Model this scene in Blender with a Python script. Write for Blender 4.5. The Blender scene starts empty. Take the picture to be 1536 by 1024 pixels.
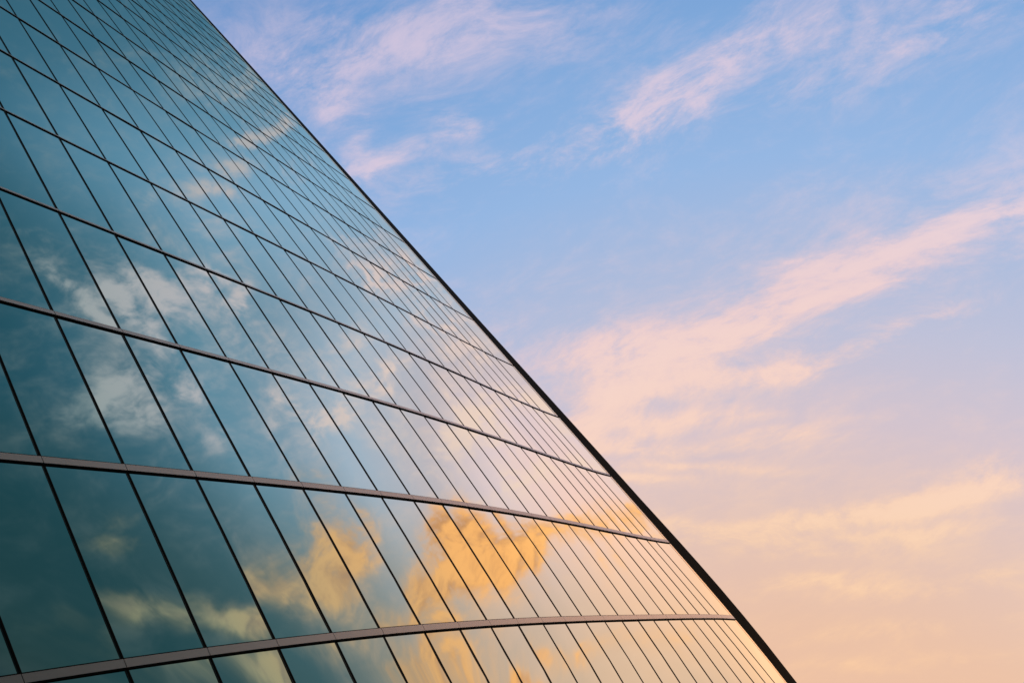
import bpy, math, random
import numpy as np
random.seed(7)
rng = np.random.default_rng(7)
SC = bpy.context.scene
COL = SC.collection
CAMZ = 1.6

# ------------------------------------------------------------------ helpers
def srgb(r, g, b, a=1.0):
    f = lambda c: (c/255/12.92) if c/255 <= 0.04045 else ((c/255+0.055)/1.055)**2.4
    return (f(r), f(g), f(b), a)

def new_mat(name):
    m = bpy.data.materials.new(name); m.use_nodes = True
    nt = m.node_tree; b = nt.nodes['Principled BSDF']
    return m, nt, b

def mesh_obj(name, verts, faces, mat, parent=None, smooth=False, normals=None):
    me = bpy.data.meshes.new(name)
    me.from_pydata([tuple(v) for v in verts], [], faces)
    me.materials.append(mat)
    if smooth:
        me.polygons.foreach_set('use_smooth', [True]*len(me.polygons))
    me.update()
    if normals is not None:
        me.normals_split_custom_set_from_vertices([tuple(n) for n in normals])
    o = bpy.data.objects.new(name, me); COL.objects.link(o)
    if parent is not None: o.parent = parent
    return o

class MB:
    def __init__(s): s.v = []; s.f = []
    def box8(s, p):           # p: 8 points, bottom 4 then top 4, both counter-clockwise
        k = len(s.v); s.v += list(p)
        s.f += [(k+3, k+2, k+1, k), (k+4, k+5, k+6, k+7), (k, k+1, k+5, k+4),
                (k+1, k+2, k+6, k+5), (k+2, k+3, k+7, k+6), (k+3, k, k+4, k+7)]
    def quad(s, a, b, c, d):
        k = len(s.v); s.v += [a, b, c, d]; s.f.append((k, k+1, k+2, k+3))
    def build(s, name, mat, parent=None): return mesh_obj(name, s.v, s.f, mat, parent)

# ------------------------------------------------------------------ facade surface
FOC, PITCH, ROLL = 1459.3582, 0.65766, -0.76319
X0, Y0, H0, K1, K2, K3, Z1, HF = -6.2431, -0.05551, 1.04494, 1.0923, -0.95084, 0.24505, 8.66306, 2.80459
BAY = 1.5
CW = np.array([
 [0.0, 1.3897, 0.0178, -0.0393, -1.0422, -0.8287, 0.2569, 0.1639, 0.0152, 0.3309, -0.0477, -0.0607, -0.0834, -0.0528, 0.0534, 0.023, 0.1933, 0.0158, -0.0439, 0.0027],
 [0.0, -1.9001, 0.3926, 0.3783, -5.6201, 3.4848, 0.8078, 0.1413, -0.5609, 0.431, 0.3897, -0.0272, 0.0167, -0.1655, -0.0243, 0.045, -0.0419, 0.1001, 0.0277, -0.054],
 [0.0, 0.0663, -0.0796, 0.0773, 0.2882, -0.0913, 0.018, -0.0274, 0.0276, -0.0066, 0.0074, -0.0141, -0.0032, 0.0015, -0.0015, 0.0017, 0.0054, 0.0002, -0.0025, 0.0015]])
_g = np.linspace(-4, 30, 341)
_h = H0 + K1*_g/10 + K2*(_g/10)**2 + K3*(_g/10)**3
_cx = np.concatenate([[0], np.cumsum((np.cos(_h[1:])+np.cos(_h[:-1]))/2*.1)])
_cy = np.concatenate([[0], np.cumsum((np.sin(_h[1:])+np.sin(_h[:-1]))/2*.1)])
_cx -= np.interp(0, _g, _cx); _cy -= np.interp(0, _g, _cy)

def _cheb(x, n):
    o = [np.ones_like(x), x]
    for _ in range(2, n): o.append(2*x*o[-1]-o[-2])
    return o[:n]

def _raw(u, v):
    X = X0 + np.interp(u, _g, _cx)*BAY; Y = Y0 + np.interp(u, _g, _cy)*BAY
    k = v-1; Z = Z1 + HF*k
    cu = _cheb(u/12-1, 5); cv = _cheb(2*k/(k+7)-0.8, 4)
    B = np.array([a*b for a in cu for b in cv])
    d = np.tensordot(CW, B, (1, 0))
    return np.stack([X+d[0], Y+d[1], Z+d[2]+CAMZ], -1)

EU = 23.4        # where the glass ends at the dark corner cladding
def P(u, v):
    """point of the facade: u counts bays, v counts floors"""
    u = np.asarray(u, float); v = np.asarray(v, float); u, v = np.broadcast_arrays(u, v)
    us = np.where(u > 22, 22+(u-22)*1.4, u)      # the last bay is a wide one
    uc = np.clip(us, -2.5, 27); vc = np.clip(v, V_LO, 26)
    p = _raw(uc, vc)
    e = 0.05
    du = (_raw(np.full_like(uc, -2.5)+e, vc)-_raw(np.full_like(uc, -2.5), vc))/e
    p = p + du*np.minimum(us+2.5, 0)[..., None]
    dv = (_raw(uc, np.full_like(vc, V_LO)+e)-_raw(uc, np.full_like(vc, V_LO)))/e
    p = p + dv*np.minimum(v-V_LO, 0)[..., None]
    return p
V_LO = 0.4

def N(u, v):
    e = 0.02
    a = P(np.asarray(u)+e, v)-P(np.asarray(u)-e, v); b = P(u, np.asarray(v)+e)-P(u, np.asarray(v)-e)
    n = np.cross(a, b); n /= np.linalg.norm(n, axis=-1, keepdims=True)
    s = np.sign(n[..., 0:1]); s[s == 0] = 1       # outward is towards +x
    return n*s
def TU(u, v):
    a = P(np.asarray(u)+.02, v)-P(np.asarray(u)-.02, v); return a/np.linalg.norm(a, axis=-1, keepdims=True)
def TV(u, v):
    a = P(u, np.asarray(v)+.02)-P(u, np.asarray(v)-.02); return a/np.linalg.norm(a, axis=-1, keepdims=True)

def pt(u, v, out=0.0, up=0.0, along=0.0):
    return P(u, v) + N(u, v)*out + TV(u, v)*up + TU(u, v)*along

# ------------------------------------------------------------------ camera
cd = bpy.data.cameras.new('camera'); cam = bpy.data.objects.new('camera', cd); COL.objects.link(cam)
SC.camera = cam
cd.sensor_width = 36; cd.sensor_fit = 'HORIZONTAL'; cd.lens = FOC/1536*36
cd.clip_start = 0.1; cd.clip_end = 20000
F_ = np.array([0, math.cos(PITCH), math.sin(PITCH)]); up0 = np.array([0, -math.sin(PITCH), math.cos(PITCH)]); rt0 = np.array([1., 0, 0])
R_ = rt0*math.cos(ROLL)+up0*math.sin(ROLL); U_ = -rt0*math.sin(ROLL)+up0*math.cos(ROLL)
from mathutils import Matrix, Vector
M = Matrix(((R_[0], U_[0], -F_[0], 0), (R_[1], U_[1], -F_[1], 0), (R_[2], U_[2], -F_[2], CAMZ), (0, 0, 0, 1)))
cam.matrix_world = M

# ------------------------------------------------------------------ materials
TILT = 0.0      # degrees the panes lean outwards within each storey (shingled glazing)
def mat_glass():
    m, nt, b = new_mat('coated_glass')
    b.inputs['Metallic'].default_value = 1.0
    b.inputs['Roughness'].default_value = 0.02
    b.inputs['Base Color'].default_value = (0.60, 0.74, 0.74, 1)
    tc = nt.nodes.new('ShaderNodeTexCoord'); mp = nt.nodes.new('ShaderNodeMapping')
    mp.inputs['Scale'].default_value = (0.55, 0.55, 0.22)
    n = nt.nodes.new('ShaderNodeTexNoise'); n.inputs['Scale'].default_value = 1.0; n.inputs['Detail'].default_value = 1.5
    bp = nt.nodes.new('ShaderNodeBump'); bp.inputs['Strength'].default_value = 0.06; bp.inputs['Distance'].default_value = 0.12
    nt.links.new(tc.outputs['Object'], mp.inputs['Vector']); nt.links.new(mp.outputs[0], n.inputs['Vector'])
    nt.links.new(n.outputs['Fac'], bp.inputs['Height']); nt.links.new(bp.outputs[0], b.inputs['Normal'])
    return m
def mat_plain(name, col, rough, metal=0.0, spec=0.5, var=0.0, scale=8):
    m, nt, b = new_mat(name)
    b.inputs['Roughness'].default_value = rough; b.inputs['Metallic'].default_value = metal
    b.inputs['Specular IOR Level'].default_value = spec
    if var:
        n = nt.nodes.new('ShaderNodeTexNoise'); n.inputs['Scale'].default_value = scale; n.inputs['Detail'].default_value = 4
        tc = nt.nodes.new('ShaderNodeTexCoord'); nt.links.new(tc.outputs['Object'], n.inputs['Vector'])
        r = nt.nodes.new('ShaderNodeValToRGB'); r.color_ramp.elements[0].position = .3; r.color_ramp.elements[1].position = .7
        r.color_ramp.elements[0].color = tuple(c*(1-var) for c in col[:3])+(1,)
        r.color_ramp.elements[1].color = tuple(min(1, c*(1+var)) for c in col[:3])+(1,)
        nt.links.new(n.outputs['Fac'], r.inputs[0]); nt.links.new(r.outputs[0], b.inputs['Base Color'])
    else: b.inputs['Base Color'].default_value = tuple(col[:3])+(1,)
    return m
GLASS = mat_glass()
BAND = mat_plain('anodised_aluminium', (0.72, 0.68, 0.70), 0.4, 0.4)
BLACK = mat_plain('black_gasket', (0.008, 0.009, 0.010), 0.8, spec=0.1)
MULL = mat_plain('dark_bronze_mullion', (0.030, 0.034, 0.036), 0.42, spec=0.35)
CLAD = mat_plain('dark_corner_cladding', (0.004, 0.008, 0.009), 0.8, spec=0.04)
TRIM = mat_plain('champagne_trim', (0.95, 0.82, 0.58), 0.35, 0.9)
CONC = mat_plain('grey_concrete', (0.26, 0.26, 0.25), 0.9, var=0.15, scale=0.6)
PAVE = mat_plain('lawn', (0.03, 0.075, 0.06), 0.9, var=0.2, scale=0.8)

# ------------------------------------------------------------------ the building
bld = bpy.data.objects.new('glass_tower', None); COL.objects.link(bld)
base = P(0.0, -2.2); 
bld['label'] = 'tall curved office tower clad in teal mirror glass with dark mullions, reflecting sunset clouds'
bld['category'] = 'building'

U0, U1 = -6, 23          # whole bays; the last one runs to EU
VB, VT = -2, 23
MP = 0.005
def bh(v): return float(np.interp(v, [1, 2, 3, 4, 5, 7], [.12, .11, .076, .046, .030, .022]))
BH = 0.115               # height of the metal band
GU, GL = 0.021, 0.022    # gaskets above and below it
ub = list(range(U0, U1)) + [EU-0.14]
def yaw(u):
    t = min(max((u-4)/9, 0), 1); t = t*t*(3-2*t); return math.sin(math.radians(YAW))*(t+min(max((u-13)/9, 0), 1))
def pitch(u, v):
    return math.sin(math.radians(3.0))*min(max((6-u)/6, 0), 1)*min(max((5-v)/4, 0), 1)
YAW = 3.5
# glass panes
def rec(v):              # how far the foot of a pane stands back
    h = float(np.linalg.norm(P(11, v+1)-P(11, v))); return h*math.tan(math.radians(TILT))
def pane(iu, v):
    ua, ue = ub[iu], ub[iu+1]
    h = float(np.linalg.norm(P((ua+ue)/2, v+1)-P((ua+ue)/2, v)))
    t1 = 1-(bh(v+1)+GL*.5)/h
    nu, nv = 3, 5
    uu, tt = np.meshgrid(np.linspace(ua, ue, nu+1), np.linspace(0, 1, nv+1))
    tt = tt*t1
    n = N(uu, v+tt); rr = rec(v)
    jt = rng.normal(0, 0.0009, 2)
    off = -0.012-rr*(1-tt)+ jt[0]*(uu-ua) + jt[1]*tt*2
    pts = P(uu, v+tt)+n*off[..., None]
    # true vertex normals of the leaning pane
    gu = np.gradient(pts, axis=1); gv = np.gradient(pts, axis=0)
    nn = np.cross(gu, gv); nn /= np.linalg.norm(nn, axis=-1, keepdims=True)
    s = np.sign((nn*n).sum(-1, keepdims=True)); nn *= s
    # shading normals turned to steer the reflections; the panes themselves stay flush
    nn = nn - TU(uu, v+tt)*yaw(ua) + TV(uu, v+tt)*pitch(ua, v); nn = nn + rng.normal(0, .003, 3); nn /= np.linalg.norm(nn, axis=-1, keepdims=True)
    V = pts.reshape(-1, 3); NN = nn.reshape(-1, 3)
    k = lambda j, i: j*(nu+1)+i
    Fc = []
    for j in range(nv):
        for i in range(nu):
            q = (k(j, i), k(j, i+1), k(j+1, i+1), k(j+1, i)); Fc.append(q if s.flat[0] > 0 else q[::-1])
    # 24 mm of thickness behind
    return V, NN, Fc
def project(p):
    d = p-np.array([0, 0, CAMZ]); z = d@F_
    return 768+FOC*(d@R_)/z, 512-FOC*(d@U_)/z, z
cand = []
for v in range(VB, VT):
    for iu in range(len(ub)-1):
        c = [P(ub[iu], v), P(ub[iu+1], v), P(ub[iu+1], v+1), P(ub[iu], v+1)]
        q = np.array([project(x) for x in c]); a = 0
        if (q[:, 2] > 1).all():
            # clip the quad roughly to the frame by sampling
            s, t = np.meshgrid(np.linspace(.05, .95, 7), np.linspace(.05, .95, 7))
            pts = ((1-s)*(1-t))[..., None]*q[0]+(s*(1-t))[..., None]*q[1]+(s*t)[..., None]*q[2]+((1-s)*t)[..., None]*q[3]
            ins = ((pts[..., 0] > 0) & (pts[..., 0] < 1536) & (pts[..., 1] > 0) & (pts[..., 1] < 1024)).mean()
            x, y = q[:, 0], q[:, 1]
            a = abs(np.dot(x, np.roll(y, 1))-np.dot(y, np.roll(x, 1)))/2*ins
        cand.append((a, v, iu))
cand.sort(key=lambda t: -t[0])
big = {(v, iu) for a, v, iu in cand[:100]}
RV, RN, RF = [], [], []
for a, v, iu in cand:
    V, NN, Fc = pane(iu, v)
    if (v, iu) in big:
        mesh_obj('glass_pane', V, Fc, GLASS, bld, True, NN)
    else:
        k = sum(len(x) for x in RV); RV.append(V); RN.append(NN); RF += [tuple(i+k for i in q) for q in Fc]
rest = mesh_obj('glass_pane', np.concatenate(RV), RF, GLASS, bld, True, np.concatenate(RN))
rest['kind'] = 'stuff'

# floor bands: one per storey, cover plates with open joints over a black backing
def prism(mb, cols):      # cols: 4 arrays of points (n,3) = the corners of a swept box
    n = len(cols[0]); k = len(mb.v)
    for i in range(n):
        for c in cols: mb.v.append(c[i])
    for i in range(n-1):
        a, b = k+4*i, k+4*i+4
        for j in range(4):
            j2 = (j+1) % 4; mb.f.append((a+j, b+j, b+j2, a+j2))
    mb.f.append((k, k+1, k+2, k+3)); e = k+4*(n-1); mb.f.append((e+3, e+2, e+1, e))
class Line:               # the facade frame along one floor line, evaluated once
    def __init__(s, us, v): s.p = P(us, v); s.n = N(us, v); s.t = TV(us, v)
    def at(s, o, h, sl=slice(None)): return (s.p+s.n*o+s.t*h)[sl]
    def box(s, mb, o0, o1, h0, h1, sl=slice(None)):
        prism(mb, [s.at(o1, h0, sl), s.at(o1, h1, sl), s.at(o0, h1, sl), s.at(o0, h0, sl)])
BO = 0.030
gp = 0.0045
seg = []; fine = []
for a, b in zip(ub[:-1], ub[1:]):
    seg.append((len(fine), len(fine)+4)); fine += list(np.linspace(a+gp, b-gp, 4))
fine = np.array(fine)
for v in range(VB, VT+1):
    r = rec(min(v, VT-1)); Ln = Line(fine, v); BH = bh(v); BO = float(np.interp(v, [2, 5], [.023, .011]))
    mb = MB()
    for i0, i1 in seg: Ln.box(mb, 0.0, BO, -BH, 0, slice(i0, i1))
    bo = mb.build('floor_band', BAND, bld)
    m2 = MB(); Ln.box(m2, -r-.12, BO-.012, -BH+.004, -.004); Ln.box(m2, -r-.10, BO-.016, -.004, GU)
    m2.build('gasket', BLACK, bo)
    m3 = MB(); Ln.box(m3, -.10, BO-.012, -BH-GL, -BH+.0035); m3.build('soffit_gasket', BLACK, bo)
# upright members lean with the panes, storey by storey
def upright(name, mat, u, al0, al1, o0, o1, close=True, flare=0.0, parent=None):
    mb = MB()
    for v in range(VB, VT):
        r = rec(v); h = float(np.linalg.norm(P(u, v+1)-P(u, v)))
        top = (bh(v+1)+GL+.002)/h if close else 0
        vs = np.linspace(v+(GU/h if close else 0), v+1-top, 4); t = vs-v
        uu = np.full(4, float(u)); p = P(uu, vs); n = N(uu, vs); tu = TU(uu, vs)
        o = (-0.012-r*(1-t))[:, None]
        fl = (flare*np.clip((2.6-vs)/2.6, 0, 1.3))[:, None]
        prism(mb, [p+n*(o+o1)+tu*al0, p+n*(o+o1+fl)+tu*al1, p+n*(o+o0)+tu*al1, p+n*(o+o0)+tu*al0])
    return mb.build(name, mat, parent or bld)
for iu, u in enumerate(ub[:-1]): hw = .024 if u < 5 else (.019 if u < 10 else .015); mu = upright('mullion', MULL, u, -hw*1.15, hw*1.15, -.22, MP); upright('cover_cap', BLACK, u, -hw*.1, hw*.85, -.02, MP+.006, parent=mu)
upright('corner_trim', TRIM, EU-.14, -.02, .285, -.2, 0.006)
upright('corner_cladding', CLAD, EU, .004, .76, -.5, 0.010, False, .14)

# the body behind the glass
mb = MB()
def backpt(u, v, dist=16): 
    p = pt(u, v, -.5); q = p.copy(); q[0] -= dist; return q
us = np.linspace(U0, EU+.5, 12)
vs = [VB-.35, VT+.1]
for a, b in zip(us[:-1], us[1:]):
    mb.quad(backpt(a, vs[0]), backpt(b, vs[0]), backpt(b, vs[1]), backpt(a, vs[1]))
for u in (us[0], us[-1]):
    for a, b in zip(np.linspace(vs[0], vs[1], 14)[:-1], np.linspace(vs[0], vs[1], 14)[1:]):
        mb.quad(pt(u, a, -.5), backpt(u, a), backpt(u, b), pt(u, b, -.5))
mb.build('rear_wall', CONC, bld)
mb = MB()
for a, b in zip(us[:-1], us[1:]):
    lo, hi = [pt(a, VT, -.4), pt(b, VT, -.4), backpt(b, VT), backpt(a, VT)], [pt(a, VT+.1, -.4), pt(b, VT+.1, -.4), backpt(b, VT+.1), backpt(a, VT+.1)]
    mb.box8(lo+hi)
mb.build('roof', CONC, bld)
mb = MB()
for a, b in zip(us[:-1], us[1:]):
    q = []
    for zt in (0, 1):
        for (u, o) in ((a, .0), (b, .0), (b, -1.2), (a, -1.2)):
            p = pt(u, VB, o-.1); p = p.copy(); p[2] = -0.05 if zt == 0 else p[2]-BH-.03; q.append(p)
    mb.box8(q)
mb.build('plinth', CONC, bld)

# ------------------------------------------------------------------ ground
g = mesh_obj('ground', [(-6000, -6000, 0), (6000, -6000, 0), (6000, 6000, 0), (-6000, 6000, 0)], [(0, 1, 2, 3)], PAVE)
g['kind'] = 'structure'

# ------------------------------------------------------------------ sky
W = bpy.data.worlds.new('World'); SC.world = W; W.use_nodes = True
nt = W.node_tree; nt.nodes.clear()
L = nt.links.new
def val(x):
    return x
def math_(op, a, b=None, c=None, clamp=False):
    n = nt.nodes.new('ShaderNodeMath'); n.operation = op; n.use_clamp = clamp
    for i, x in enumerate((a, b, c)):
        if x is None: continue
        if isinstance(x, (int, float)): n.inputs[i].default_value = float(x)
        else: L(x, n.inputs[i])
    return n.outputs[0]
def dot(a, v):
    n = nt.nodes.new('ShaderNodeVectorMath'); n.operation = 'DOT_PRODUCT'; L(a, n.inputs[0]); n.inputs[1].default_value = tuple(float(x) for x in v)
    return n.outputs['Value']
def comb(x, y, z):
    n = nt.nodes.new('ShaderNodeCombineXYZ')
    for i, q in enumerate((x, y, z)):
        if isinstance(q, (int, float)): n.inputs[i].default_value = q
        else: L(q, n.inputs[i])
    return n.outputs[0]
def noise(vec, scale, detail=6, rough=.55, dist=0.0, lac=2.0):
    n = nt.nodes.new('ShaderNodeTexNoise'); L(vec, n.inputs['Vector'])
    n.inputs['Scale'].default_value = scale; n.inputs['Detail'].default_value = detail
    n.inputs['Roughness'].default_value = rough; n.inputs['Distortion'].default_value = dist; n.inputs['Lacunarity'].default_value = lac
    return n.outputs['Fac'], n.outputs['Color']
def ramp(fac, stops, lo=0.0, hi=1.0):
    n = nt.nodes.new('ShaderNodeValToRGB'); cr = n.color_ramp; cr.interpolation = 'B_SPLINE' if len(stops) > 3 else 'LINEAR'
    cr.interpolation = 'LINEAR'
    while len(cr.elements) < len(stops): cr.elements.new(0.5)
    for e, (p, c) in zip(cr.elements, stops): e.position = (p-lo)/(hi-lo); e.color = c
    L(math_('DIVIDE', math_('SUBTRACT', fac, lo), hi-lo), n.inputs[0]); return n.outputs[0]
def mix(fac, a, b, mode='MIX'):
    n = nt.nodes.new('ShaderNodeMix'); n.data_type = 'RGBA'; n.blend_type = mode; n.clamp_factor = True
    for i, x in ((0, fac), (6, a), (7, b)):
        if isinstance(x, (int, float)): n.inputs[i].default_value = x
        elif isinstance(x, tuple): n.inputs[i].default_value = x
        else: L(x, n.inputs[i])
    return n.outputs[2]
def sdir(az, el):
    az, el = math.radians(az), math.radians(el)
    return np.array([math.sin(az)*math.cos(el), math.cos(az)*math.cos(el), math.sin(el)])
SUN_AZ, SUN_EL = 44.0, 4.0
tc = nt.nodes.new('ShaderNodeTexCoord'); nn = nt.nodes.new('ShaderNodeVectorMath'); nn.operation = 'NORMALIZE'
L(tc.outputs['Generated'], nn.inputs[0]); d = nn.outputs[0]
S = sdir(-17, -4)
ang = math_('MULTIPLY', math_('ARCCOSINE', dot(d, S)), 180/math.pi)
# colour with distance from the afterglow
base_c = ramp(ang, [(15, srgb(242, 190, 152)), (26, srgb(236, 194, 168)), (31, srgb(228, 196, 184)), (37, srgb(212, 196, 206)), (42, srgb(192, 194, 217)),
                    (47, srgb(170, 188, 222)), (52, srgb(150, 184, 228)), (58, srgb(133, 173, 222)), (66, srgb(108, 154, 210)),
                    (76, srgb(84, 132, 188)), (92, srgb(52, 98, 140)), (125, srgb(30, 66, 96))], 0, 140)
# dusk side of the sky, away from the glow
E_ = sdir(92, 22)
east = dot(d, E_)
# streak frame: clouds are drawn out along one wind direction
wind = R_*math.cos(math.radians(20))+U_*math.sin(math.radians(20))
wperp = -R_*math.sin(math.radians(20))+U_*math.cos(math.radians(20))
cf = comb(math_('MULTIPLY', dot(d, wind), 1.0), math_('MULTIPLY', dot(d, wperp), 2.1), math_('MULTIPLY', dot(d, F_), 1.0))
wf, wc = noise(cf, 3.0, 3, .5)
va = nt.nodes.new('ShaderNodeVectorMath'); va.operation = 'MULTIPLY_ADD'; L(wc, va.inputs[0]); va.inputs[1].default_value = (.22, .22, .22); L(cf, va.inputs[2])
cfw = va.outputs[0]
n1, _ = noise(cfw, 5.0, 8, .58)
n2, _ = noise(cfw, 30.0, 9, .70)
def pix(x, y):
    v = F_+R_*(x-768)/FOC-U_*(y-512)/FOC; return v/np.linalg.norm(v)
def blob(c, angle, sl, ss, w):
    """soft patch of cloud: centre direction, tilt (deg) in the camera-up frame, sizes in radians, weight"""
    c = c/np.linalg.norm(c)
    a = R_*math.cos(math.radians(angle))+U_*math.sin(math.radians(angle)); a = a-c*(a@c); a /= np.linalg.norm(a)
    b = np.cross(c, a)
    x = math_('MULTIPLY', dot(dw, a), 1/sl); y = math_('MULTIPLY', dot(dw, b), 1/ss)
    q = math_('MULTIPLY_ADD', x, x, math_('MULTIPLY', y, y))
    gss = math_('EXPONENT', math_('MULTIPLY', q, -1.0))
    fr = math_('GREATER_THAN', dot(d, c), 0.2)
    return math_('MULTIPLY', math_('MULTIPLY', gss, w), fr)
# the patches sit on a slightly warped direction so that their rims are ragged
vb = nt.nodes.new('ShaderNodeVectorMath'); vb.operation = 'MULTIPLY_ADD'
_, wc2 = noise(cf, 6.0, 4, .55)
sb = nt.nodes.new('ShaderNodeVectorMath'); sb.operation = 'SUBTRACT'; L(wc2, sb.inputs[0]); sb.inputs[1].default_value = (.5, .5, .5)
L(sb.outputs[0], vb.inputs[0]); vb.inputs[1].default_value = (.055, .055, .055); L(d, vb.inputs[2]); dw = vb.outputs[0]
def total(bs):
    t = 0.0
    for b in bs: t = math_('ADD', t, b)
    return t
px = lambda n: n/FOC
direct = [
 # (x, y, angle, half length px, half width px, weight)
 (440, 90, 8, 120, 50.0, 0.45), (560, 60, 10, 150, 55.0, 0.38), (680, 40, 10, 120, 50.0, 0.41), (840, 40, 10, 220, 45.0, 0.27),
 (500, 145, -30, 50, 34.0, 0.55), (545, 215, 60, 40, 16.0, 0.50), (600, 240, 20, 80, 22.0, 0.78), (680, 185, -25, 50, 22.0, 0.62), (720, 205, 5, 40, 12.0, 0.50), (690, 275, 10, 130, 30.0, 0.35), (540, 262, 15, 50, 14.0, 0.50),
 (840, 235, 14, 150, 32.0, 0.50), (930, 195, 20, 80, 36.0, 0.55), (1010, 150, 22, 90, 44.0, 0.75), (1090, 90, 22, 110, 44.0, 0.50), (1190, 60, 22, 120, 50.0, 0.41), (1205, 138, 22, 70, 16.0, 0.55), (1290, 140, 20, 70, 12.0, 0.25), (1370, 45, 25, 120, 46.0, 0.54), (1480, 10, 20, 90, 30.0, 0.27),
 (1500, 310, 22, 160, 60.0, 0.45), (1520, 330, 15, 60, 16.0, 0.40), (1390, 355, 20, 110, 23.4, 0.51), (1280, 395, 20, 120, 28.6, 0.53), (1180, 410, 20, 120, 30.0, 0.35), (1255, 450, 18, 110, 20.0, 0.62), (1150, 470, 18, 110, 24.0, 0.50),
 (1080, 490, 12, 110, 30.0, 0.62), (980, 530, 10, 150, 36.0, 0.60), (1380, 490, 22, 60, 19.2, 0.85), (1270, 525, 22, 110, 21.6, 1.00), (1170, 500, 10, 60, 12.0, 0.35), (860, 520, 5, 120, 34.0, 0.50), (1040, 575, 8, 160, 30.0, 0.72), (900, 600, 5, 80, 26.0, 0.60), (1150, 570, 15, 70, 14.0, 0.40),
 (860, 660, 0, 80, 24.2, 0.80), (980, 640, 3, 110, 14.0, 0.62), (1090, 625, 3, 90, 10.0, 0.55), (1000, 672, 0, 160, 9.9, 0.60), (1170, 655, 0, 90, 11.0, 0.60), (1060, 700, -2, 130, 8.8, 0.55), (960, 720, -3, 80, 8.8, 0.55), (1500, 705, 6, 80, 13.2, 0.70), (1250, 640, 5, 120, 10.0, 0.20),
 (1460, 735, 10, 110, 13.2, 0.70), (1360, 752, 10, 120, 15.4, 0.75), (1250, 775, 8, 120, 15.4, 0.80), (1160, 795, 4, 120, 13.2, 0.75), (1080, 820, 0, 90, 13.2, 0.75), (1260, 812, 4, 110, 13.2, 0.70), (1400, 790, 8, 90, 9.9, 0.55), (1180, 838, 2, 110, 9.9, 0.60), (1020, 790, -5, 60, 11.0, 0.60),
 (1330, 880, 3, 220, 13.2, 0.55), (1180, 880, 2, 120, 8.8, 0.50), (1450, 850, 5, 110, 9.9, 0.50), (1420, 930, 2, 150, 11.0, 0.55), (1280, 950, 2, 140, 9.9, 0.50), (1460, 985, 2, 120, 9.9, 0.55), (1290, 1000, 0, 110, 8.8, 0.45),
]
D1 = total([blob(pix(x, y), a, px(l), px(w), k) for x, y, a, l, w, k in direct])
detail = math_('ADD', math_('MULTIPLY', n1, .62), math_('MULTIPLY', n2, .38))       # about 0.5 mean
dens = math_('ADD', math_('MULTIPLY', math_('SUBTRACT', detail, .5), math_('ADD', 3.2, math_('MULTIPLY', D1, 5.4))), math_('MULTIPLY_ADD', D1, .92, .12))
al = nt.nodes.new('ShaderNodeMapRange'); al.interpolation_type = 'SMOOTHSTEP'; al.clamp = True
L(dens, al.inputs[0]); al.inputs[1].default_value = -.12; al.inputs[2].default_value = 1.45; al.inputs[3].default_value = 0; al.inputs[4].default_value = 1
alpha = al.outputs[0]
cloud_c = ramp(ang, [(20, srgb(255, 204, 156)), (31, srgb(255, 213, 176)), (38, srgb(255, 214, 194)), (44, srgb(248, 210, 206)),
                     (52, srgb(228, 208, 222)), (62, srgb(205, 196, 222)), (80, srgb(170, 172, 205)), (110, srgb(140, 140, 150))], 0, 140)
shade_c = mix(math_('MULTIPLY', alpha, .76), base_c, cloud_c)
core = nt.nodes.new('ShaderNodeMapRange'); core.interpolation_type = 'SMOOTHSTEP'; L(dens, core.inputs[0])
core.inputs[1].default_value = .75; core.inputs[2].default_value = 1.9; core.inputs[3].default_value = 0; core.inputs[4].default_value = .45
shade_c = mix(core.outputs[0], shade_c, ramp(ang, [(25, srgb(255, 216, 176)), (40, srgb(255, 220, 202)), (52, srgb(240, 214, 222)), (66, srgb(222, 204, 226))], 0, 140))
sky = shade_c
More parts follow.
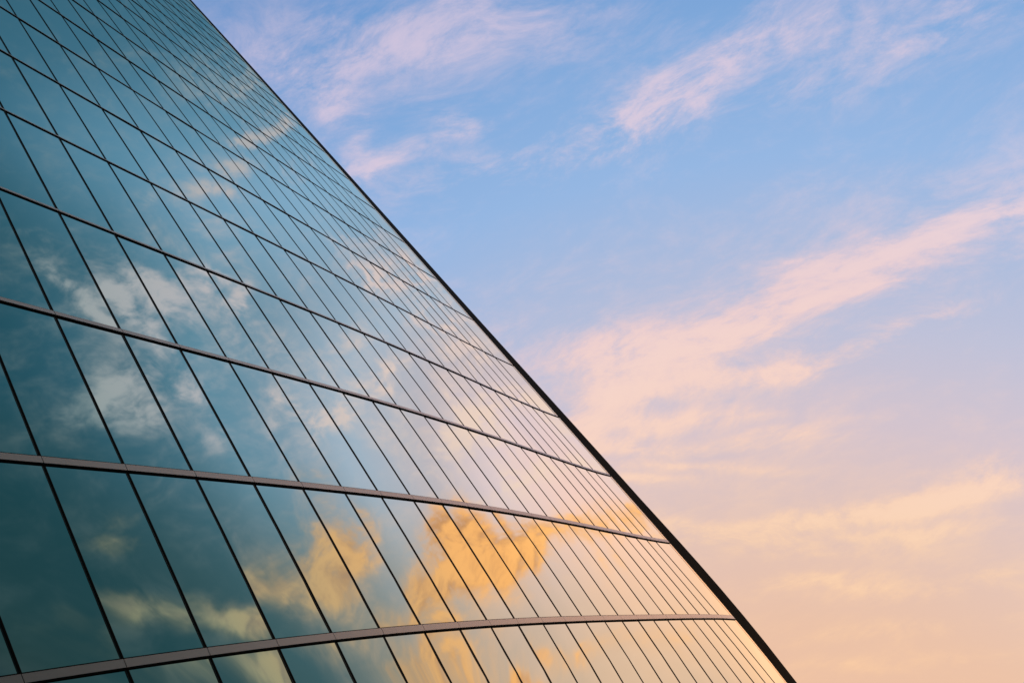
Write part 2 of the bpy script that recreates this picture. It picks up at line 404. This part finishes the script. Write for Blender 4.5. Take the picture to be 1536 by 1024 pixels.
# ---- far side, made up out of view to set the glass reflections
REFL = [  # group, centre, long axis, half length, half width, weight
('g', (0.847, 0.438, 0.300), (-0.524, 0.781, 0.339), 0.085, 0.0146, 0.95),
('g', (0.780, 0.515, 0.356), (-0.622, 0.577, 0.529), 0.083, 0.0172, 1.00),
('g', (0.812, 0.491, 0.315), (-0.583, 0.711, 0.394), 0.041, 0.0099, 0.60),
('g', (0.771, 0.543, 0.333), (-0.636, 0.683, 0.359), 0.059, 0.0167, 0.90),
('g', (0.709, 0.598, 0.373), (-0.693, 0.689, 0.212), 0.101, 0.0227, 0.75),
('g', (0.737, 0.551, 0.392), (-0.675, 0.568, 0.471), 0.047, 0.0118, 0.60),
('g', (0.864, 0.417, 0.282), (-0.442, 0.897, 0.029), 0.038, 0.0060, 0.60),
('g', (0.818, 0.508, 0.269), (-0.506, 0.859, -0.084), 0.057, 0.0060, 0.90),
('g', (0.886, 0.373, 0.276), (-0.397, 0.917, 0.034), 0.026, 0.0060, 0.55),
('g', (0.845, 0.457, 0.277), (-0.504, 0.854, 0.127), 0.039, 0.0060, 0.40),
('g', (0.766, 0.591, 0.254), (-0.637, 0.752, 0.169), 0.045, 0.0102, 0.50),
('g', (0.722, 0.638, 0.269), (-0.678, 0.575, 0.458), 0.039, 0.0086, 0.45),
('g', (0.884, 0.346, 0.315), (-0.453, 0.801, 0.391), 0.053, 0.0151, 0.90),
('g', (0.872, 0.342, 0.349), (-0.487, 0.678, 0.552), 0.034, 0.0133, 0.45),
('g', (0.841, 0.400, 0.364), (-0.536, 0.706, 0.463), 0.048, 0.0169, 0.45),
('g', (0.913, 0.280, 0.298), (-0.394, 0.797, 0.458), 0.055, 0.0134, 0.55),
('g', (0.854, 0.398, 0.336), (-0.514, 0.751, 0.414), 0.056, 0.0158, 0.40),
('g', (0.941, 0.211, 0.266), (-0.314, 0.838, 0.446), 0.047, 0.0060, 0.80),
('g', (0.960, 0.148, 0.236), (0.247, -0.845, -0.474), 0.031, 0.0060, 0.60),
('g', (0.956, 0.173, 0.237), (0.269, -0.839, -0.472), 0.029, 0.0060, 0.55),
('g', (0.975, 0.072, 0.212), (-0.184, 0.797, 0.575), 0.029, 0.0062, 0.70),
('g', (0.964, 0.122, 0.236), (-0.235, 0.806, 0.544), 0.029, 0.0060, 0.60),
('g', (0.953, 0.118, 0.280), (-0.256, 0.808, 0.531), 0.027, 0.0063, 0.60),
('g', (0.937, 0.149, 0.315), (-0.330, 0.667, 0.668), 0.025, 0.0071, 0.25),
('g', (0.984, 0.006, 0.177), (-0.115, 0.784, 0.610), 0.043, 0.0062, 0.25),
('g', (0.988, -0.010, 0.152), (-0.077, 0.830, 0.553), 0.084, 0.0060, 0.30),
('g', (0.828, 0.393, 0.400), (-0.553, 0.690, 0.466), 0.046, 0.0162, 0.30),
('g', (0.946, 0.196, 0.257), (-0.299, 0.834, 0.463), 0.080, 0.0106, 0.25),
('g', (0.878, 0.348, 0.330), (-0.457, 0.815, 0.357), 0.114, 0.0250, 0.35),
('g', (0.973, 0.088, 0.213), (-0.177, 0.878, 0.445), 0.079, 0.0098, 0.15),
('g', (0.776, 0.538, 0.329), (-0.630, 0.680, 0.375), 0.196, 0.0365, 0.30),
('g', (0.797, 0.543, 0.265), (-0.526, 0.839, -0.140), 0.089, 0.0153, 0.25),
('g', (0.670, 0.653, 0.354), (-0.426, -0.053, 0.903), 0.047, 0.0225, 0.28),
('g', (0.890, 0.351, 0.291), (-0.421, 0.877, 0.231), 0.076, 0.0115, 0.20),
('p', (0.592, 0.625, 0.510), (-0.806, 0.461, 0.371), 0.211, 0.0239, 0.30),
('p', (0.721, 0.457, 0.520), (-0.691, 0.524, 0.498), 0.177, 0.0338, 0.22),
('p', (0.721, 0.314, 0.617), (-0.637, 0.650, 0.414), 0.193, 0.0660, 0.22),
('p', (0.836, 0.267, 0.480), (-0.484, 0.770, 0.416), 0.142, 0.0569, 0.20),
('p', (0.626, 0.664, 0.408), (-0.539, -0.009, 0.842), 0.034, 0.0060, 0.35),
('p', (0.561, 0.628, 0.539), (-0.828, 0.422, 0.369), 0.079, 0.0097, 0.90),
('p', (0.639, 0.625, 0.448), (-0.769, 0.516, 0.377), 0.103, 0.0129, 0.70),
('p', (0.675, 0.560, 0.480), (-0.737, 0.503, 0.451), 0.079, 0.0105, 0.40),
('p', (0.631, 0.531, 0.566), (-0.776, 0.440, 0.452), 0.089, 0.0112, 0.75),
('p', (0.438, 0.577, 0.690), (-0.430, -0.540, 0.724), 0.018, 0.0079, 0.80),
('p', (0.482, 0.603, 0.636), (-0.416, -0.482, 0.771), 0.020, 0.0117, 0.50),
('p', (0.506, 0.627, 0.592), (-0.542, -0.303, 0.784), 0.029, 0.0060, 0.40),
('p', (0.757, 0.423, 0.498), (-0.651, 0.425, 0.628), 0.032, 0.0192, 0.60),
('p', (0.758, 0.447, 0.475), (-0.652, 0.527, 0.545), 0.052, 0.0126, 0.70),
('p', (0.720, 0.480, 0.501), (-0.694, 0.489, 0.529), 0.041, 0.0096, 0.50),
('p', (0.583, 0.522, 0.623), (-0.812, 0.387, 0.437), 0.058, 0.0131, 0.35),
('p', (0.755, 0.253, 0.605), (-0.608, -0.078, 0.790), 0.032, 0.0218, 0.65),
('p', (0.775, 0.268, 0.573), (-0.627, 0.204, 0.752), 0.026, 0.0115, 0.50),
('p', (0.731, 0.304, 0.611), (-0.662, 0.533, 0.527), 0.029, 0.0149, 0.90),
('p', (0.684, 0.346, 0.643), (0.730, -0.333, -0.597), 0.043, 0.0164, 0.60),
('p', (0.701, 0.360, 0.615), (-0.691, 0.554, 0.464), 0.043, 0.0203, 0.55),
('p', (0.636, 0.400, 0.660), (0.771, -0.320, -0.550), 0.032, 0.0119, 0.85),
('p', (0.644, 0.426, 0.636), (-0.759, 0.246, 0.603), 0.030, 0.0118, 0.55),
('p', (0.757, 0.307, 0.577), (0.653, -0.351, -0.670), 0.025, 0.0130, 0.80),
('p', (0.772, 0.310, 0.555), (-0.634, 0.323, 0.703), 0.028, 0.0090, 0.60),
('p', (0.846, 0.242, 0.474), (-0.518, 0.577, 0.631), 0.068, 0.0260, 0.55),
('p', (0.872, 0.222, 0.436), (-0.451, 0.709, 0.542), 0.051, 0.0174, 0.35),
('p', (0.796, 0.327, 0.510), (-0.605, 0.392, 0.693), 0.038, 0.0153, 0.70),
('p', (0.894, 0.163, 0.417), (0.420, -0.624, -0.659), 0.039, 0.0101, 0.30),
('p', (0.848, 0.303, 0.435), (0.530, -0.504, -0.682), 0.027, 0.0110, 0.35),
('p', (0.712, 0.245, 0.659), (-0.689, 0.429, 0.585), 0.030, 0.0120, 0.35),
('p', (0.395, 0.458, 0.797), (-0.895, 0.387, 0.221), 0.035, 0.0090, 0.90),
('p', (0.456, 0.443, 0.772), (-0.831, 0.522, 0.192), 0.033, 0.0109, 0.75),
('p', (0.327, 0.478, 0.815), (-0.944, 0.134, 0.300), 0.016, 0.0086, 0.85),
('p', (0.316, 0.480, 0.819), (-0.890, 0.449, 0.080), 0.022, 0.0065, 0.80),
('p', (0.552, 0.375, 0.744), (-0.806, 0.469, 0.362), 0.044, 0.0087, 0.30),
('p', (0.528, 0.432, 0.731), (-0.822, 0.043, 0.568), 0.052, 0.0181, 0.25),
('p', (0.367, 0.524, 0.768), (-0.553, -0.541, 0.634), 0.069, 0.0060, 0.35),
('p', (0.446, 0.585, 0.678), (-0.597, -0.371, 0.712), 0.088, 0.0208, 0.40),
('p', (0.562, 0.621, 0.546), (-0.634, -0.101, 0.767), 0.115, 0.0258, 0.45),
('p', (0.299, 0.456, 0.838), (-0.537, -0.645, 0.543), 0.042, 0.0060, 0.30),
('p', (0.287, 0.424, 0.859), (-0.472, -0.718, 0.512), 0.033, 0.0177, 0.25),
('p', (0.710, 0.417, 0.568), (0.703, -0.374, -0.605), 0.073, 0.0374, 0.25),
('p', (0.667, 0.537, 0.516), (-0.744, 0.439, 0.504), 0.091, 0.0164, 0.30),
]
def reflc(list_, sl=1):
    return total([blob(sdir(az, el), a, math.radians(l), math.radians(w), k) for az, el, a, l, w, k in list_])
GL_ = sdir(30, 12)
ang2 = math_('MULTIPLY', math_('ARCCOSINE', dot(d, GL_)), 180/math.pi)
far_c = ramp(ang2, [(8, (1.72, .87, .50, 1)), (16, (1.58, .85, .66, 1)), (22, (1.18, .79, .80, 1)), (26, (.80, .62, .67, 1)), (30, (.56, .60, .73, 1)),
                    (34, (.30, .41, .53, 1)), (38, (.175, .335, .45, 1)), (43, (.070, .19, .265, 1)), (50, (.024, .105, .15, 1)), (60, (.006, .058, .074, 1)), (90, (.004, .040, .052, 1))], 0, 100)
el_ = math_('MULTIPLY', math_('ARCSINE', dot(d, (0, 0, 1))), 180/math.pi)
low = nt.nodes.new('ShaderNodeMapRange'); low.interpolation_type = 'SMOOTHSTEP'; L(el_, low.inputs[0])
low.inputs[1].default_value = 27; low.inputs[2].default_value = 13; low.inputs[3].default_value = 0; low.inputs[4].default_value = .9
warm_c = ramp(ang2, [(8, (1.7, .85, .46, 1)), (18, (1.3, .68, .41, 1)), (26, (.86, .52, .35, 1)), (34, (.38, .30, .22, 1)), (44, (.06, .12, .13, 1)), (55, (.010, .062, .078, 1)), (70, (.005, .042, .056, 1))], 0, 100)
far_c = mix(low.outputs[0], far_c, warm_c)
high = nt.nodes.new('ShaderNodeMapRange'); high.interpolation_type = 'SMOOTHSTEP'; L(el_, high.inputs[0])
high.inputs[1].default_value = 38; high.inputs[2].default_value = 54; high.inputs[3].default_value = 0; high.inputs[4].default_value = .9
high_c = ramp(ang2, [(26, (.66, .76, .95, 1)), (33, (.52, .66, .88, 1)), (39, (.34, .54, .76, 1)), (44, (.17, .36, .52, 1)), (50, (.070, .20, .30, 1)), (58, (.032, .125, .185, 1))], 0, 100)
far_c = mix(high.outputs[0], far_c, high_c)
nR = R_*FOC-F_*768; nR /= np.linalg.norm(nR); nT = U_*FOC-F_*512; nT /= np.linalg.norm(nT)
mr = nt.nodes.new('ShaderNodeMapRange'); mr.interpolation_type = 'SMOOTHSTEP'; mr.clamp = True
L(math_('MAXIMUM', dot(d, nR), math_('ADD', dot(d, nT), 0.0)), mr.inputs[0])
mr.inputs[1].default_value = .004; mr.inputs[2].default_value = .10; mr.inputs[3].default_value = 0; mr.inputs[4].default_value = 1
farw = mr.outputs[0]
# cloud streets that run together towards a far point Q: long along them, short across
Q = np.array([-.8, .5, .35]); Q /= np.linalg.norm(Q)
Qa = np.cross(Q, [0, 0, 1]); Qa /= np.linalg.norm(Qa); Qb = np.cross(Q, Qa)
th = math_('ARCCOSINE', dot(d, Q)); ph = math_('ARCTAN2', dot(d, Qa), math_('MULTIPLY', dot(d, Qb), -1.0))
t0 = math_('SUBTRACT', th, 1.4)
ds = comb(math_('MULTIPLY', t0, math_('MULTIPLY_ADD', t0, -.105, .38)), math_('MULTIPLY', ph, .85), 0.0)
nf1, nfc = noise(ds, 14.0, 6, .6)
nf2, _ = noise(ds, 42.0, 8, .66, .5)
vf = nt.nodes.new('ShaderNodeVectorMath'); vf.operation = 'MULTIPLY_ADD'
sf = nt.nodes.new('ShaderNodeVectorMath'); sf.operation = 'SUBTRACT'; L(nfc, sf.inputs[0]); sf.inputs[1].default_value = (.5, .5, .5)
L(sf.outputs[0], vf.inputs[0]); vf.inputs[1].default_value = (.05, .05, .05); L(d, vf.inputs[2])
sx = nt.nodes.new('ShaderNodeSeparateXYZ'); L(sf.outputs[0], sx.inputs[0])
vq = nt.nodes.new('ShaderNodeVectorMath'); vq.operation = 'SCALE'; vq.inputs[0].default_value = tuple(Q); L(math_('MULTIPLY', sx.outputs[1], .22), vq.inputs['Scale'])
vs2 = nt.nodes.new('ShaderNodeVectorMath'); vs2.operation = 'ADD'; L(vf.outputs[0], vs2.inputs[0]); L(vq.outputs[0], vs2.inputs[1]); dw = vs2.outputs[0]
def blob2(c, a, sl, ss, w):
    c = np.array(c); a = np.array(a); a = a-c*(a@c); a /= np.linalg.norm(a); b = np.cross(c, a)
    x = math_('MULTIPLY', dot(dw, a), 1/sl); y = math_('MULTIPLY', dot(dw, b), 1/ss)
    g = math_('EXPONENT', math_('MULTIPLY', math_('MULTIPLY_ADD', x, x, math_('MULTIPLY', y, y)), -1.0))
    return math_('MULTIPLY', g, w)
DG = total([blob2(*r[1:]) for r in REFL if r[0] == 'g'])
DP = total([blob2(*r[1:]) for r in REFL if r[0] == 'p'])
nf3, _ = noise(ds, 130.0, 4, .6)
det2 = math_('ADD', math_('ADD', math_('MULTIPLY', nf1, .35), math_('MULTIPLY', nf2, .50)), math_('MULTIPLY', nf3, .15))
def cover(D, lo, hi, amp, base=0.0):
    D = math_('ADD', D, base)
    de = math_('ADD', math_('MULTIPLY', math_('SUBTRACT', det2, .5), math_('MULTIPLY_ADD', D, amp, .9)), D)
    m = nt.nodes.new('ShaderNodeMapRange'); m.interpolation_type = 'SMOOTHSTEP'; m.clamp = True
    L(de, m.inputs[0]); m.inputs[1].default_value = lo; m.inputs[2].default_value = hi; m.inputs[3].default_value = 0; m.inputs[4].default_value = 1
    return m.outputs[0]
gold_c = ramp(ang2, [(8, (1.9, .88, .32, 1)), (24, (1.62, .64, .19, 1)), (36, (1.0, .52, .23, 1)), (50, (.48, .39, .23, 1)), (65, (.15, .17, .12, 1))], 0, 100)
pale_c = ramp(ang2, [(10, (1.7, 1.0, .70, 1)), (28, (1.15, .78, .70, 1)), (38, (.74, .61, .64, 1)), (48, (.40, .42, .42, 1)), (60, (.13, .19, .21, 1))], 0, 100)
far = mix(cover(DP, .02, 1.35, 7.0, .15), far_c, pale_c)
grey = mix(.45, far, gold_c)
far = mix(cover(DG, .04, .85, 5.0, .04), far, grey)
gsh = nt.nodes.new('ShaderNodeMapRange'); gsh.interpolation_type = 'SMOOTHSTEP'; L(nf2, gsh.inputs[0]); gsh.inputs[1].default_value = .38; gsh.inputs[2].default_value = .60
gold2 = mix(gsh.outputs[0], mix(1.0, gold_c, (.60, .60, .78, 1), 'MULTIPLY'), gold_c)
far = mix(cover(DG, .32, 1.25, 7.0), far, gold2)
sky = mix(farw, sky, far)
# faint physical scattering sky underneath
ns = nt.nodes.new('ShaderNodeTexSky'); ns.sky_type = 'NISHITA'; ns.sun_disc = False
ns.sun_elevation = math.radians(SUN_EL); ns.sun_rotation = math.radians(SUN_AZ)
scat = mix(1.0, ns.outputs[0], (0.006, 0.006, 0.006, 1), 'MULTIPLY')
sky = mix(1.0, mix(1.0, sky, (0.97, 0.97, 0.97, 1), 'MULTIPLY'), scat, 'ADD')
bg = nt.nodes.new('ShaderNodeBackground'); L(sky, bg.inputs[0]); bg.inputs[1].default_value = 1.0
out = nt.nodes.new('ShaderNodeOutputWorld'); L(bg.outputs[0], out.inputs[0])

sl = bpy.data.lights.new('sun', 'SUN'); sl.energy = 0.4; sl.angle = math.radians(1.0); sl.color = (1.0, .62, .36)
so = bpy.data.objects.new('sun', sl); COL.objects.link(so)
so.rotation_euler = Vector(-sdir(SUN_AZ, SUN_EL)).to_track_quat('-Z', 'Y').to_euler()

SC.view_settings.view_transform = 'Standard'; SC.view_settings.look = 'None'
SC.view_settings.exposure = 0; SC.view_settings.gamma = 1
SC.cycles.max_bounces = 6; SC.cycles.glossy_bounces = 4; SC.cycles.diffuse_bounces = 2
SC.cycles.use_denoising = True
